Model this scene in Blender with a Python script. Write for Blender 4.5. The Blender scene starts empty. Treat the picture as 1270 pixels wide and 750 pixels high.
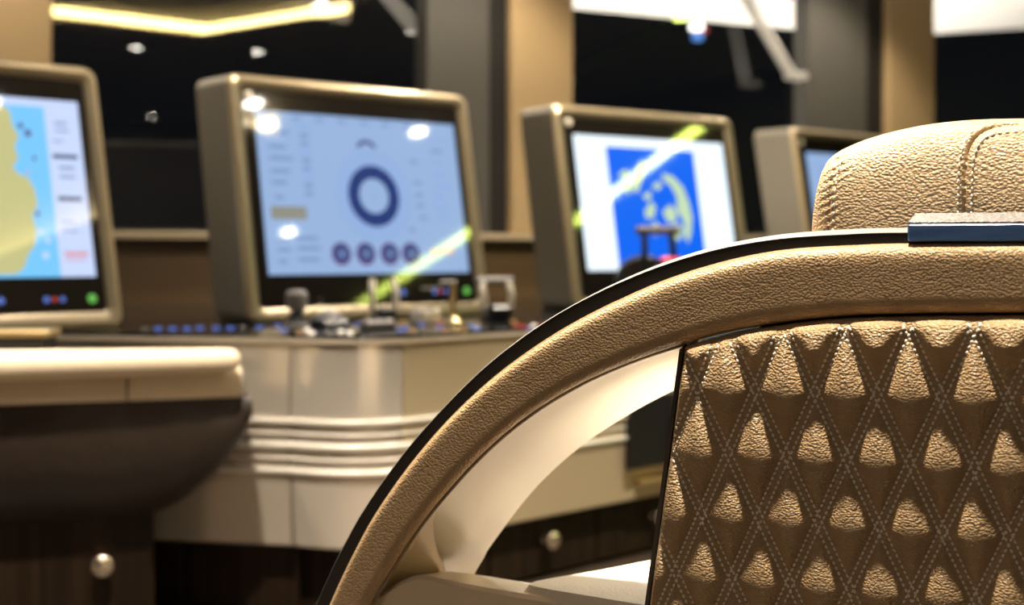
import bpy, bmesh, math, random
from math import sin, cos, tan, radians, pi, sqrt, floor as ffloor
from mathutils import Vector, Matrix
random.seed(7)
S = bpy.context.scene
COL = S.collection

# ------------------------------------------------------------------ camera
F, CX, YH, HC = 1650.0, 635.0, 310.0, 0.73      # focal length, centre, horizon in photo pixels; eye height
cam_d = bpy.data.cameras.new('camera')
cam = bpy.data.objects.new('camera', cam_d); COL.objects.link(cam)
cam.location = (0, 0, HC); cam.rotation_euler = (pi/2, 0, 0)
cam_d.sensor_width = 36; cam_d.lens = 36*F/1270
cam_d.shift_y = -(375-YH)/1270
cam_d.clip_start = 0.05
cam_d.dof.use_dof = True; cam_d.dof.focus_distance = 1.10; cam_d.dof.aperture_fstop = 4.3
S.camera = cam
# ------------------------------------------------------------------ world, exposure
w = bpy.data.worlds.new('night'); S.world = w; w.use_nodes = True
w.node_tree.nodes['Background'].inputs[0].default_value = (0.02, 0.022, 0.028, 1)
w.node_tree.nodes['Background'].inputs[1].default_value = 0.25
S.view_settings.view_transform = 'Standard'; S.view_settings.look = 'None'
S.view_settings.gamma = 1; S.view_settings.use_curve_mapping = False
S.view_settings.exposure = 0.22
KEY = 265.0        # watts of the chair downlight
LAMPW = 42.0      # watts of the other downlights
LENS = 110.0       # radiance of a downlight lens
STRIP = 34.0      # radiance of an LED cove strip
WARM = (1.0, 0.875, 0.71)

# ------------------------------------------------------------------ materials
def mat(name, col, rough=0.5, metal=0.0, spec=0.5, emit=None, es=1.0, coat=0.0, coat_r=0.1):
    m = bpy.data.materials.new(name); m.use_nodes = True
    b = m.node_tree.nodes['Principled BSDF']
    b.inputs['Base Color'].default_value = (*col, 1)
    b.inputs['Roughness'].default_value = rough
    b.inputs['Metallic'].default_value = metal
    b.inputs['Specular IOR Level'].default_value = spec
    b.inputs['Coat Weight'].default_value = coat
    b.inputs['Coat Roughness'].default_value = coat_r
    if emit:
        b.inputs['Emission Color'].default_value = (*emit, 1)
        b.inputs['Emission Strength'].default_value = es
    return m
def nodes(m): return m.node_tree.nodes, m.node_tree.links, m.node_tree.nodes['Principled BSDF']
def coords(m, scale=(1, 1, 1), rot=(0, 0, 0)):
    N, L, b = nodes(m)
    tc = N.new('ShaderNodeTexCoord'); mp = N.new('ShaderNodeMapping')
    mp.inputs['Scale'].default_value = scale; mp.inputs['Rotation'].default_value = rot
    L.new(tc.outputs['Object'], mp.inputs['Vector']); return mp.outputs['Vector']
def tint(m, tex_out, c0, c1, p0=0.3, p1=0.7):
    N, L, b = nodes(m); r = N.new('ShaderNodeValToRGB')
    r.color_ramp.elements[0].color = (*c0, 1); r.color_ramp.elements[1].color = (*c1, 1)
    r.color_ramp.elements[0].position = p0; r.color_ramp.elements[1].position = p1
    L.new(tex_out, r.inputs['Fac']); L.new(r.outputs['Color'], b.inputs['Base Color'])
def noise(m, vec, scale, detail=3, dist=0.0):
    N, L, b = nodes(m); n = N.new('ShaderNodeTexNoise')
    n.inputs['Scale'].default_value = scale; n.inputs['Detail'].default_value = detail; n.inputs['Distortion'].default_value = dist
    L.new(vec, n.inputs['Vector']); return n.outputs['Fac']
def bump(m, h, strength, dist):
    N, L, b = nodes(m); bp = N.new('ShaderNodeBump')
    bp.inputs['Strength'].default_value = strength; bp.inputs['Distance'].default_value = dist
    prev = b.inputs['Normal'].links
    if prev: L.new(prev[0].from_socket, bp.inputs['Normal'])
    L.new(h, bp.inputs['Height']); L.new(bp.outputs['Normal'], b.inputs['Normal'])
def leather(name, c0, c1, cell=300, strength=0.6, rough=0.42, dist=0.0012, stretch=(1, 1, 1), wrinkle=0.0):
    m = mat(name, c0, rough, spec=0.35)
    N, L, b = nodes(m)
    v = coords(m, stretch)
    nz = N.new('ShaderNodeTexNoise'); nz.inputs['Scale'].default_value = cell*0.35; nz.inputs['Detail'].default_value = 2
    L.new(v, nz.inputs['Vector'])
    mx = N.new('ShaderNodeMix'); mx.data_type = 'VECTOR'; mx.inputs['Factor'].default_value = 0.0016*300/cell
    L.new(v, mx.inputs['A']); L.new(nz.outputs['Color'], mx.inputs['B'])
    vo = N.new('ShaderNodeTexVoronoi'); vo.feature = 'F1'; vo.inputs['Scale'].default_value = cell
    L.new(mx.outputs['Result'], vo.inputs['Vector'])
    inv = N.new('ShaderNodeMath'); inv.operation = 'SUBTRACT'; inv.inputs[0].default_value = 1.0
    L.new(vo.outputs['Distance'], inv.inputs[1])
    big = noise(m, v, 28, 4)
    tint(m, big, c0, c1)
    bump(m, inv.outputs[0], strength, dist)
    fine = noise(m, v, cell*3.2, 2); bump(m, fine, 0.12, 0.0004)
    if wrinkle:
        v2 = coords(m, (70, 70, 260), (0, 0.5, 0)); wr = noise(m, v2, 1.0, 2, 1.2); bump(m, wr, wrinkle, 0.003)
    return m

M = {}
LC0, LC1 = (0.41, 0.275, 0.146), (0.46, 0.314, 0.170)
M['leather'] = leather('tan_leather', LC0, LC1, 440, 0.6, dist=0.0014, stretch=(1, 1, 1.3))
M['quilt'] = leather('quilted_leather', LC0, LC1, 400, 0.8, rough=0.36, dist=0.0017, stretch=(1, 1, 1.45))
M['headleather'] = leather('headrest_leather', (0.46, 0.33, 0.19), (0.52, 0.375, 0.225), 360, 0.75, dist=0.0016, stretch=(1, 1, 1.3), wrinkle=0.10)
M['thread'] = mat('cream_thread', (0.88, 0.80, 0.66), 0.5)
M['added_louvre'] = mat('matt_black', (0.002, 0.002, 0.002), 0.9, spec=0.0)
M['carbon'] = mat('carbon_rim', (0.018, 0.016, 0.015), 0.38, spec=0.6)
bump(M['carbon'], noise(M['carbon'], coords(M['carbon']), 900, 2), 0.5, 0.0006)
M['rim_lit'] = mat('grey_rim_light', (0.20, 0.19, 0.175), 0.4)  # paler grey paints the light along the rim's top
M['navy'] = mat('blue_reflection', (0.02, 0.05, 0.14), 0.3, spec=0.6)
vv = coords(M['navy'], (12, 12, 160)); tint(M['navy'], noise(M['navy'], vv, 1, 4), (0.05, 0.11, 0.27), (0.11, 0.21, 0.46))  # streaked navy stands in for blue reflections on dark gloss
M['cap_glint'] = mat('grainy_cap_glint', (0.42, 0.40, 0.38), 0.5)  # speckled grey paints lamps reflected on the block's top
tint(M['cap_glint'], noise(M['cap_glint'], coords(M['cap_glint']), 500, 3), (0.03, 0.028, 0.026), (0.42, 0.40, 0.38), 0.4, 0.66)
M['steel'] = mat('satin_steel', (0.95, 0.92, 0.87), 0.34, metal=0.45)
M['steel_dark'] = mat('satin_bronze_steel', (0.62, 0.54, 0.42), 0.3, metal=0.9)
M['bar'] = mat('satin_champagne_bar', (0.74, 0.64, 0.49), 0.33, metal=0.35)
M['edge'] = mat('brown_edge', (0.05, 0.038, 0.026), 0.4)
M['piping'] = mat('bronze_piping', (0.24, 0.185, 0.12), 0.35, metal=0.4)
M['bronze'] = mat('champagne_metal', (0.30, 0.245, 0.16), 0.34, metal=0.55)
M['bronze_lit'] = mat('champagne_lit_edge', (0.60, 0.48, 0.30), 0.28, metal=0.6)  # paler copy of the pod metal, paints light on the chamfer
M['bronze_side'] = mat('olive_grey_metal', (0.34, 0.31, 0.25), 0.45, metal=0.35)
M['glass_black'] = mat('black_display_glass', (0.012, 0.010, 0.008), 0.04, spec=0.85)
M['worktop'] = mat('black_gloss', (0.012, 0.012, 0.014), 0.10, spec=0.6)
M['fascia'] = mat('champagne_lacquer', (0.62, 0.50, 0.33), 0.32, metal=0.35, coat=0.4, coat_r=0.12)
M['fascia_left'] = mat('pale_lacquer', (0.72, 0.65, 0.55), 0.25, metal=0.5, coat=0.5, coat_r=0.08)
M['nose'] = mat('silver_nose', (0.84, 0.77, 0.67), 0.24, metal=0.55)
M['rib'] = mat('polished_rib', (0.90, 0.86, 0.78), 0.3, metal=0.2)
M['cream_edge'] = mat('cream_edge', (0.82, 0.74, 0.60), 0.35)
M['cream_leather'] = leather('cream_leather', (0.76, 0.64, 0.46), (0.80, 0.68, 0.50), 160, 0.08)
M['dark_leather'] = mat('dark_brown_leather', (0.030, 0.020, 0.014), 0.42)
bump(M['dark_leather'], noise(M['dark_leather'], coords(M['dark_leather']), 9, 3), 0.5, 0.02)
M['wenge'] = mat('wenge', (0.02, 0.012, 0.007), 0.42, spec=0.2)
tint(M['wenge'], noise(M['wenge'], coords(M['wenge'], (60, 60, 1.5)), 1, 4), (0.010, 0.006, 0.0035), (0.030, 0.017, 0.009))
M['knob'] = mat('polished_knob', (0.80, 0.68, 0.55), 0.2, metal=0.9)
M['brass'] = mat('brass', (0.78, 0.58, 0.28), 0.28, metal=0.8)
M['black'] = mat('black_plastic', (0.012, 0.012, 0.012), 0.35)
M['grey'] = mat('mid_grey', (0.22, 0.20, 0.19), 0.4)
M['ivory'] = mat('ivory_lever', (0.78, 0.70, 0.58), 0.35)
M['red'] = mat('red_cap', (0.75, 0.03, 0.02), 0.3, emit=(1, 0.05, 0.03), es=0.25)
M['tan_wall'] = mat('tan_pillar', (0.46, 0.32, 0.16), 0.55)
bump(M['tan_wall'], noise(M['tan_wall'], coords(M['tan_wall']), 300, 2), 0.15, 0.001)
M['brown_wall'] = mat('brown_panel', (0.14, 0.085, 0.036), 0.5)
M['frame'] = mat('dark_frame', (0.085, 0.078, 0.066), 0.5)
M['frame2'] = mat('darker_frame', (0.014, 0.012, 0.011), 0.5)
M['sill'] = mat('sill', (0.48, 0.38, 0.24), 0.45)
M['ceiling'] = mat('ceiling_white', (0.50, 0.47, 0.42), 0.7)
M['backwall'] = mat('back_wall', (0.06, 0.045, 0.03), 0.6)
M['floor'] = mat('dark_floor', (0.05, 0.035, 0.022), 0.5)
tint(M['floor'], noise(M['floor'], coords(M['floor'], (3, 40, 1)), 1, 4), (0.035, 0.023, 0.014), (0.075, 0.052, 0.034))
M['seat_leather'] = leather('cream_seat_leather', (0.80, 0.72, 0.58), (0.84, 0.76, 0.62), 300, 0.3)
M['soffit'] = mat('white_paint', (0.80, 0.78, 0.74), 0.5)
M['wiper'] = mat('wiper_metal', (0.62, 0.60, 0.56), 0.3, metal=0.4)
M['lens'] = mat('lamp_lens', (1, 1, 1), 0.5, emit=(1.0, 0.93, 0.82), es=LENS)
M['ring'] = mat('lamp_ring', (0.6, 0.58, 0.55), 0.3, metal=0.8)
M['strip'] = mat('led_strip', (1, 1, 1), 0.5, emit=(1.0, 0.78, 0.30), es=STRIP)
M['strip_green'] = mat('led_strip_lime', (1, 1, 1), 0.5, emit=(0.66, 0.80, 0.13), es=STRIP*1.9)
def led(name, c, e=2.0): return mat(name, (0.02, 0.02, 0.02), 0.2, emit=c, es=e)
M['led_blue'] = led('led_blue', (0.16, 0.30, 1.0), 0.45)
M['led_green'] = led('led_green', (0.20, 0.75, 0.12), 0.55)
M['led_red'] = led('led_red', (1.0, 0.08, 0.05), 0.45)
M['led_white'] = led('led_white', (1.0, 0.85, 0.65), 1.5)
M['led_amber'] = led('led_amber', (0.9, 0.45, 0.12), 0.5)
def scr(name, c, e=1.0): return mat(name, (0.01, 0.01, 0.01), 0.04, spec=0.85, emit=c, es=e)
M['s_blue'] = scr('screen_pale_blue', (0.30, 0.44, 0.70), 0.9)
M['s_navy'] = scr('screen_navy', (0.012, 0.035, 0.16))
M['s_navy2'] = scr('screen_slate', (0.045, 0.065, 0.19))
M['s_faint'] = scr('screen_faint', (0.235, 0.365, 0.66))
M['s_text'] = scr('screen_text', (0.17, 0.26, 0.48))
M['s_olive'] = scr('screen_olive', (0.24, 0.24, 0.20))
M['s_rose'] = scr('screen_rose', (0.62, 0.30, 0.38))
M['s_purple'] = scr('screen_purple', (0.10, 0.045, 0.17))
M['s_white'] = scr('screen_white', (0.80, 0.92, 1.0), 1.15)
M['s_blue3'] = scr('screen_royal', (0.0, 0.12, 0.80))
M['s_land3'] = scr('screen_land', (0.50, 0.66, 0.42))
M['s_cyan'] = scr('screen_cyan', (0.17, 0.52, 0.88))
M['s_land1'] = scr('screen_chart_land', (0.50, 0.48, 0.22))
M['s_panel1'] = scr('screen_panel', (0.52, 0.62, 0.88))
M['s_ink'] = scr('screen_ink', (0.06, 0.09, 0.17))
g = bpy.data.materials.new('window_glass'); g.use_nodes = True; M['glass'] = g
N, L = g.node_tree.nodes, g.node_tree.links; N.remove(N['Principled BSDF'])
tr = N.new('ShaderNodeBsdfTransparent'); gl = N.new('ShaderNodeBsdfGlossy'); gl.inputs['Roughness'].default_value = 0.01
fr = N.new('ShaderNodeFresnel'); fr.inputs['IOR'].default_value = 2.0; mx = N.new('ShaderNodeMixShader')
tr.inputs[0].default_value = (0.7, 0.7, 0.68, 1)
L.new(fr.outputs[0], mx.inputs[0]); L.new(tr.outputs[0], mx.inputs[1]); L.new(gl.outputs[0], mx.inputs[2])
L.new(mx.outputs[0], N['Material Output'].inputs[0])

# ------------------------------------------------------------------ helpers
def ray(x, y): return Vector(((x-CX)/F, 1.0, (YH-y)/F))
def P(x, y, d): return Vector((0, 0, HC)) + ray(x, y)*d
def onz(x, y, z):
    d = (HC-z)*F/(y-YH); return P(x, y, d)
def tag(o, label, cat, group=None):
    o['label'] = label; o['category'] = cat
    if group: o['group'] = group
    return o
def struct(o): o['kind'] = 'structure'; return o
def empty(name, loc, rz=0.0):
    o = bpy.data.objects.new(name, None); COL.objects.link(o); o.location = loc; o.rotation_euler = (0, 0, rz)
    o.empty_display_size = 0.05; return o
def obj(name, vf, m, parent=None, smooth=False, off=None):
    v, f = vf
    me = bpy.data.meshes.new(name)
    if off is not None: v = [Vector(p)-off for p in v]
    me.from_pydata([tuple(p) for p in v], [], f)
    bm = bmesh.new(); bm.from_mesh(me); bmesh.ops.remove_doubles(bm, verts=bm.verts, dist=1e-7)
    bmesh.ops.recalc_face_normals(bm, faces=bm.faces); bm.to_mesh(me); bm.free()
    if smooth:
        me.shade_smooth()
        if smooth != 'all':
            me.set_sharp_from_angle(angle=radians(smooth if smooth is not True else 40))
    me.materials.append(M[m] if isinstance(m, str) else m)
    o = bpy.data.objects.new(name, me); COL.objects.link(o)
    if parent: o.parent = parent
    return o
def loft(rings, closed=True, cap0=False, cap1=False, wrap=False):
    n = len(rings[0]); v = [p for r in rings for p in r]; f = []
    R = len(rings)
    for i in range(R if wrap else R-1):
        for j in range(n if closed else n-1):
            a, b = i*n+j, i*n+(j+1) % n; i2 = (i+1) % R
            f.append((a, b, i2*n+(j+1) % n, i2*n+j))
    if cap0: f.append(tuple(range(n)))
    if cap1: f.append(tuple((R-1)*n+k for k in range(n)))
    return v, f
def join(*vfs):
    V, Fc = [], []
    for v, f in vfs:
        o = len(V); V += list(v); Fc += [tuple(i+o for i in q) for q in f]
    return V, Fc
def box(x0, x1, y0, y1, z0, z1, bev=0.0, xf=None):
    """bevelled box as a loft of chamfered rings along z"""
    def ring(z, i):
        b = max(bev, 1e-5)
        return [Vector(p) for p in ((x0+i+b, y0+i, z), (x1-i-b, y0+i, z), (x1-i, y0+i+b, z), (x1-i, y1-i-b, z), (x1-i-b, y1-i, z), (x0+i+b, y1-i, z), (x0+i, y1-i-b, z), (x0+i, y0+i+b, z))]
    if bev > 0: rs = [ring(z0, bev), ring(z0+bev, 0), ring(z1-bev, 0), ring(z1, bev)]
    else:
        q = lambda z: [Vector(p) for p in ((x0, y0, z), (x1, y0, z), (x1, y1, z), (x0, y1, z))]
        rs = [q(z0), q(z1)]
    v, f = loft(rs, True, True, True)
    if xf: v = [xf(p) for p in v]
    return v, f
def lathe(prof, n=24, c=(0, 0, 0), axis=None):
    """profile [(r,z)] about local z (or about axis vector) at c"""
    q = Vector((0, 0, 1)).rotation_difference(Vector(axis).normalized()) if axis is not None else None
    rs = []
    for r, z in prof:
        ring = []
        for k in range(n):
            a = 2*pi*k/n; p = Vector((r*cos(a), r*sin(a), z))
            if q: p = q @ p
            ring.append(p+Vector(c))
        rs.append(ring)
    return loft(rs, True, True, True)
def tube(pts, rad, n=10, flat=1.0):
    pts = [Vector(p) for p in pts]; rs = []
    for i, p in enumerate(pts):
        t = (pts[min(i+1, len(pts)-1)]-pts[max(i-1, 0)]).normalized()
        up = Vector((0, 0, 1)) if abs(t.z) < 0.95 else Vector((1, 0, 0))
        a = t.cross(up).normalized(); b = a.cross(t).normalized()
        r = rad[i] if isinstance(rad, (list, tuple)) else rad
        rs.append([p+a*r*cos(2*pi*k/n)+b*r*flat*sin(2*pi*k/n) for k in range(n)])
    return loft(rs, True, True, True)
def spline(pts, n):
    """Catmull-Rom through pts, n samples"""
    pts = [Vector(p) for p in pts]; out = []; m = len(pts)-1
    for i in range(n):
        t = i/(n-1)*m; k = min(int(t), m-1); u = t-k
        p0, p1, p2, p3 = pts[max(k-1, 0)], pts[k], pts[k+1], pts[min(k+2, m)]
        if k == 0: p0 = 2*p1-p2
        if k+2 > m: p3 = 2*p2-p1
        out.append(0.5*((2*p1)+(p2-p0)*u+(2*p0-5*p1+4*p2-p3)*u*u+(3*p1-p0-3*p2+p3)*u**3))
    return out

# ------------------------------------------------------------------ room shell
AW = radians(29); UW = Vector((cos(AW), sin(AW), 0)); NW = Vector((sin(AW), -cos(AW), 0))   # along / into the room
PW = P(62, 300, 3.9); PW.z = 0
ZC = 2.15
def wl(a, b, z): return PW + UW*a + NW*b + Vector((0, 0, z))     # window-wall coordinates
def wx(x, b=0.0):                                                # photo column -> position along the wall
    r = ray(x, YH); r.z = 0; o = PW+NW*b
    t = o.dot(NW)/r.dot(NW); return (r*t-PW).dot(UW)
def wbox(a0, a1, b0, b1, z0, z1, bev=0.0): return box(a0, a1, b0, b1, z0, z1, bev, lambda p: wl(p.x, p.y, p.z))
A0, A1, B1 = -1.6, 6.2, 10.5
struct(obj('floor', wbox(A0, A1, 0, B1, -0.1, 0), 'floor'))
struct(obj('ceiling', wbox(A0, A1, 0, B1, ZC, ZC+0.1), 'ceiling'))
struct(obj('wall_left', wbox(A0-0.1, A0, -0.1, B1, -0.1, ZC+0.1), 'backwall'))
struct(obj('wall_right', wbox(A1, A1+0.1, -0.1, B1, -0.1, ZC+0.1), 'backwall'))
struct(obj('wall_back', wbox(A0-0.1, A1+0.1, B1, B1+0.1, -0.1, ZC+0.1), 'backwall'))
ZS = HC+0.045
struct(obj('wall_front', wbox(A0, A1, -0.08, 0, 0, ZS-0.012), 'brown_wall'))
struct(obj('trim_1', wbox(A0, A1, -0.07, 0.05, ZS-0.012, ZS+0.010, 0.004), 'sill'))
struct(obj('trim_2', wbox(A0, A1, -0.08, 0.0, 2.0, ZC), 'brown_wall'))
PER = wx(705)-wx(62)
tn = 3
for k in range(-1, 4):
    aR = wx(62)+PER*k if k < 2 else wx(1152)+PER*(k-2)
    wt = (wx(705)-wx(629)) if k < 2 else (wx(1152)-wx(1095))*1.0
    wd = (wx(629)-wx(527)) if k < 2 else wx(1095)-wx(1000)
    if aR-wt-wd > A1 or aR < A0: continue
    a0 = max(aR-wt, A0)
    struct(obj(f'trim_{tn}', wbox(a0, aR, -0.07, 0.035, ZS+0.010, 2.0, 0.006), 'tan_wall')); tn += 1
    if a0-wd > A0:
        gap = wd*0.235
        struct(obj(f'trim_{tn}', wbox(a0-wd, a0-gap, -0.075, 0.012, ZS+0.010, 2.0, 0.004), 'frame')); tn += 1
        struct(obj(f'trim_{tn}', wbox(a0-gap, a0, -0.075, 0.0, ZS+0.010, 2.0), 'frame2')); tn += 1
    if k < 3:
        nx = (wx(527) if k == 0 else wx(1000) if k == 1 else aR+1.2)
        if k == -1: nx = wx(62)-(wx(705)-wx(62))+1.1
        lo, hi = max(aR, A0), min(nx, A1)
        if k == -1: hi = wx(62)-wt-wd
        if hi-lo > 0.05:
            wo = empty(f'window_{k+2}', wl((lo+hi)/2, -0.05, ZS)); struct(wo); off = Vector(wo.location)
            obj('pane', ([wl(lo, -0.05, ZS+0.01), wl(hi, -0.05, ZS+0.01), wl(hi, -0.05, 2.0), wl(lo, -0.05, 2.0)], [(0, 1, 2, 3)]), 'glass', wo, off=off)
            obj('window_frame', join(wbox(lo, hi, -0.06, -0.04, ZS+0.010, ZS+0.022), wbox(lo, hi, -0.06, -0.04, 1.97, 2.0)), 'frame2', wo, off=off)

# exterior: overhang soffit, deck, wipers
SZ = HC+1.0
e_pts = [Vector(p) for p in ((-2.4, 4.17, SZ), (0.233, 5.5, SZ), (1.36, 6.07, SZ), (1.55, 6.17, SZ))]+[P(1153, 42, 6.8), P(1270, 35, 7.3), P(1400, 27, 7.9), P(1700, 20, 9.2)]
i_pts = [wl(a_, -0.12, 0) for a_ in (-1.6, 0.9, 2.1, 2.9, 3.5, 4.2, 5.0, 6.2)]
rs = []
for e, i in zip(e_pts, i_pts):
    rs.append([e, Vector((i.x, i.y, e.z+0.02)), Vector((i.x, i.y, e.z+0.08)), e+Vector((0, 0, 0.03))])
struct(obj('trim_20', loft(rs, True, True, True), 'soffit'))
struct(obj('trim_21', wbox(A0, A1, -2.2, -0.1, -0.1, 0.0), 'frame2'))
for k, (a, b) in enumerate(((1.2, -0.55), (2.4, -0.55), (3.7, -0.6), (4.7, -0.7))):  # unseen uplights added below the sill to whiten the soffit
    c = wl(a, b, 0.0)
    fl = empty('added_uplight', c); tag(fl, 'small upward light added outside below the windows to brighten the soffit', 'lamp', 'added soffit uplights outside')
    obj('housing', lathe([(0.06, 0), (0.06, 0.05), (0.045, 0.07)], 16), 'black', fl, 35)
    obj('lens', lathe([(0.04, 0.071), (0.04, 0.076)], 16), 'lens', fl)
    ld = bpy.data.lights.new('floodlight', 'SPOT'); ld.energy = 150; ld.spot_size = radians(130); ld.spot_blend = 0.6; ld.color = (1, 0.93, 0.84); ld.shadow_soft_size = 0.04
    lo = bpy.data.objects.new('added_uplight_beam', ld); COL.objects.link(lo); lo.parent = fl; lo.location = (0, 0, 0.09); lo.rotation_euler = (pi, 0, 0)
def wiper(label, x0, y0, x1, y1, d, gap):
    p0, p1 = P(x0, y0, d), P(x1, y1, d)
    dirn = (p0-p1); p0 = p1+dirn*1.6
    r = empty('windscreen_wiper', p1); tag(r, label, 'wiper')
    sd = Vector((cos(AW), sin(AW), 0))*gap/2
    for s in (-1, 1): obj('arm_rod', tube([p0+sd*s, p1+sd*s], 0.011, 8), 'wiper', r, 35, off=p1)
    obj('end_clamp', box(-gap/2-0.014, gap/2+0.014, -0.015, 0.015, -0.016, 0.016, 0.005), 'wiper', r).rotation_euler = (0, 0, AW)
    pv = obj('pivot', lathe([(0.016, -0.03), (0.016, 0.03)], 14, c=Vector((0, 0, 0))+sd*2.2, axis=NW), 'wiper', r, 35)
wiper('metal twin-rod wiper arm outside the window behind the dial display', 478, -8, 516, 36, 4.62, 0.042)
wiper('metal twin-rod wiper arm outside the window behind the blue map display', 922, -8, 982, 94, 5.15, 0.038)
c = P(864, 39, 5.75); nl = empty('window_glint', c)  # made-up lamp standing in for a coloured reflection in the pane
tag(nl, 'small cluster of white, blue and red glows made up for a glint in the window', 'light')
obj('white_glint', lathe([(0.001, -0.018), (0.03, -0.012), (0.03, 0.012), (0.001, 0.018)], 16, (0, 0, 0.02)), led('glow_white', (1, 0.95, 0.9), 5), nl, 40)
obj('blue_glint', lathe([(0.001, -0.022), (0.024, -0.016), (0.024, 0.012), (0.001, 0.018)], 16, (0.004, 0, -0.02)), led('glow_blue', (0.10, 0.35, 1.0), 1.2), nl, 40)
obj('red_glint', lathe([(0.001, -0.01), (0.014, -0.008), (0.014, 0.008), (0.001, 0.01)], 12, (0.034, 0, 0.004)), led('glow_red', (0.9, 0.03, 0.02), 0.8), nl, 40)
obj('bracket', box(-0.008, 0.008, -0.008, 0.008, 0.03, SZ-c.z+0.005), 'frame2', nl)

# ------------------------------------------------------------------ ceiling lamps (some seen mirrored in glass, others added unseen for their light)
def downlight(x, y, watts, label, size=74, group='recessed ceiling downlights', r=0.036):
    d = empty('ceiling_downlight', (x, y, ZC)); tag(d, label, 'lamp', group)
    obj('trim_ring', lathe([(r+0.018, 0.0), (r+0.018, -0.006), (r+0.004, -0.010), (r, -0.006), (r, 0)], 24), 'ring', d, 35)
    obj('lens', lathe([(r, -0.0045), (r, -0.0055)], 24), 'lens', d)
    if watts:
        ld = bpy.data.lights.new('downlight', 'SPOT'); ld.energy = watts; ld.spot_size = radians(size); ld.spot_blend = 0.5
        ld.color = WARM; ld.shadow_soft_size = 0.04
        lo = bpy.data.objects.new('downlight_beam', ld); COL.objects.link(lo); lo.parent = d; lo.location = (0, 0, -0.02)
    return d
GL = 'round ceiling downlight over the bridge, mirrored in glass or added unseen for light'
downlight(0.17, 0.785, KEY, 'round recessed downlight in the ceiling right above the chair', 56)
downlight(0.10, 1.55, KEY*1.0, 'unseen ceiling downlight added to light the chair seat', 50)  # added lamp: lights the seat that the shell leaves in shade
downlight(-0.35, -0.7, 25, 'wide unseen fill light added in the ceiling behind the camera', 125)  # added frontal fill, lifts the shaded side of the quilting
for x, y in ((1.77, 2.35), (1.93, 2.20), (2.63, 2.87), (3.57, 1.85), (2.51, 0.03), (3.10, 0.63), (5.9, -3.45)):
    downlight(x, y, LAMPW, GL)
for x, y, k_, sz_ in ((-0.45, 1.60, 6.0, 74), (-1.10, 1.85, 1.6, 74), (0.75, 2.15, 6.0, 74), (1.5, 3.0, 1.2, 74), (-0.45, 2.85, 1.0, 74), (0.45, 3.35, 2.6, 118),
                      (-1.5, 0.6, 1.0, 74), (0.05, 4.15, 1.5, 100), (-1.42, 3.45, 1.0, 100), (1.35, 4.95, 1.5, 100)):
    downlight(x, y, LAMPW*k_, GL, sz_)  # unseen lamps added mainly to brighten fascia, pods and window pillars
def strip(pts, wid, m, label, lip=0.0):
    pts = [Vector(p) for p in pts]
    s = empty('led_cove_strip', (pts[0].x, pts[0].y, ZC)); tag(s, label, 'light')
    for i in range(len(pts)-1):
        a, b = pts[i], pts[i+1]; t = (b-a).normalized(); n = Vector((-t.y, t.x, 0))
        def bx(w0, z0, z1):
            return loft([[a+n*w0+Vector((0, 0, z0)), a-n*w0+Vector((0, 0, z0)), a-n*w0+Vector((0, 0, z1)), a+n*w0+Vector((0, 0, z1))],
                         [b+n*w0+Vector((0, 0, z0)), b-n*w0+Vector((0, 0, z0)), b-n*w0+Vector((0, 0, z1)), b+n*w0+Vector((0, 0, z1))]], True, True, True)
        obj('channel', bx(wid/2+0.012, ZC-0.012, ZC), 'added_louvre', s, off=s.location)
        obj('diffuser', bx(wid/2, ZC-0.016, ZC-0.0122), m, s, off=s.location)
        if lip:
            LV = []; k = 0.0
            while k < (b-a).length:
                c_ = a+t*k; q_ = n*(wid/2+0.01); z0, z1 = ZC-0.016-lip, ZC-0.016
                LV.append(loft([[c_+q_+Vector((0, 0, z0)), c_-q_+Vector((0, 0, z0)), c_-q_+Vector((0, 0, z1)), c_+q_+Vector((0, 0, z1))],
                                [c_+t*0.002+q_+Vector((0, 0, z0)), c_+t*0.002-q_+Vector((0, 0, z0)), c_+t*0.002-q_+Vector((0, 0, z1)), c_+t*0.002+q_+Vector((0, 0, z1))]], True, True, True))
                k += 0.04
            LV += [([p+n*sg*(wid/2+0.008) for p in v_], f_) for sg in (-1, 1) for v_, f_ in (bx(0.004, ZC-0.0185, ZC-0.012),)]
            lo_ = obj('added_louvre', join(*LV), 'added_louvre', s, off=s.location); lo_['kind'] = 'stuff'  # blades and rails added to keep the strip out of the windows
strip([(5.52, 1.68, 0), (3.40, 3.80, 0)], 0.09, 'strip_green', 'straight lime yellow light strip with added louvres on the ceiling over the bridge', 0.0078)
def cove(pts, D, label):
    # light band at the back of a ceiling trough, with an added shelf hiding it from the chart display
    pts = [Vector(p) for p in pts]
    s = empty('led_cove', (pts[0].x, pts[0].y, ZC)); tag(s, label, 'light')
    ns = []
    for a, b in zip(pts, pts[1:]):
        t = (b-a).normalized(); q = Vector((-t.y, t.x, 0)); ns.append(q)
    m = (ns[0]+ns[1]); m = m*(1/(1+ns[0].dot(ns[1])))
    nn = [ns[0], m, ns[1]]
    def sw(prof): return loft([[p+nn[i]*o+Vector((0, 0, ZC+z)) for o, z in prof] for i, p in enumerate(pts)], True, True, True)
    obj('back_board', sw([(-0.02, -0.125), (0, -0.125), (0, 0), (-0.02, 0)]), 'ceiling', s, off=s.location)
    obj('shelf', sw([(0, -0.125), (D, -0.125), (D, -0.115), (0, -0.115)]), 'ceiling', s, off=s.location)  # added blocker between the band and the chart display
    obj('light_band', sw([(0.0002, -0.115+0.22*D), (0.008, -0.115+0.22*D), (0.008, -0.115+0.40*D), (0.0002, -0.115+0.40*D)]), 'strip', s, off=s.location)
cove([(1.134, 0.810, 0), (2.125, 1.122, 0), (1.988, 2.368, 0)], 0.28, 'bent warm yellow cove light in the ceiling mirrored in the dark window')
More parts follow.
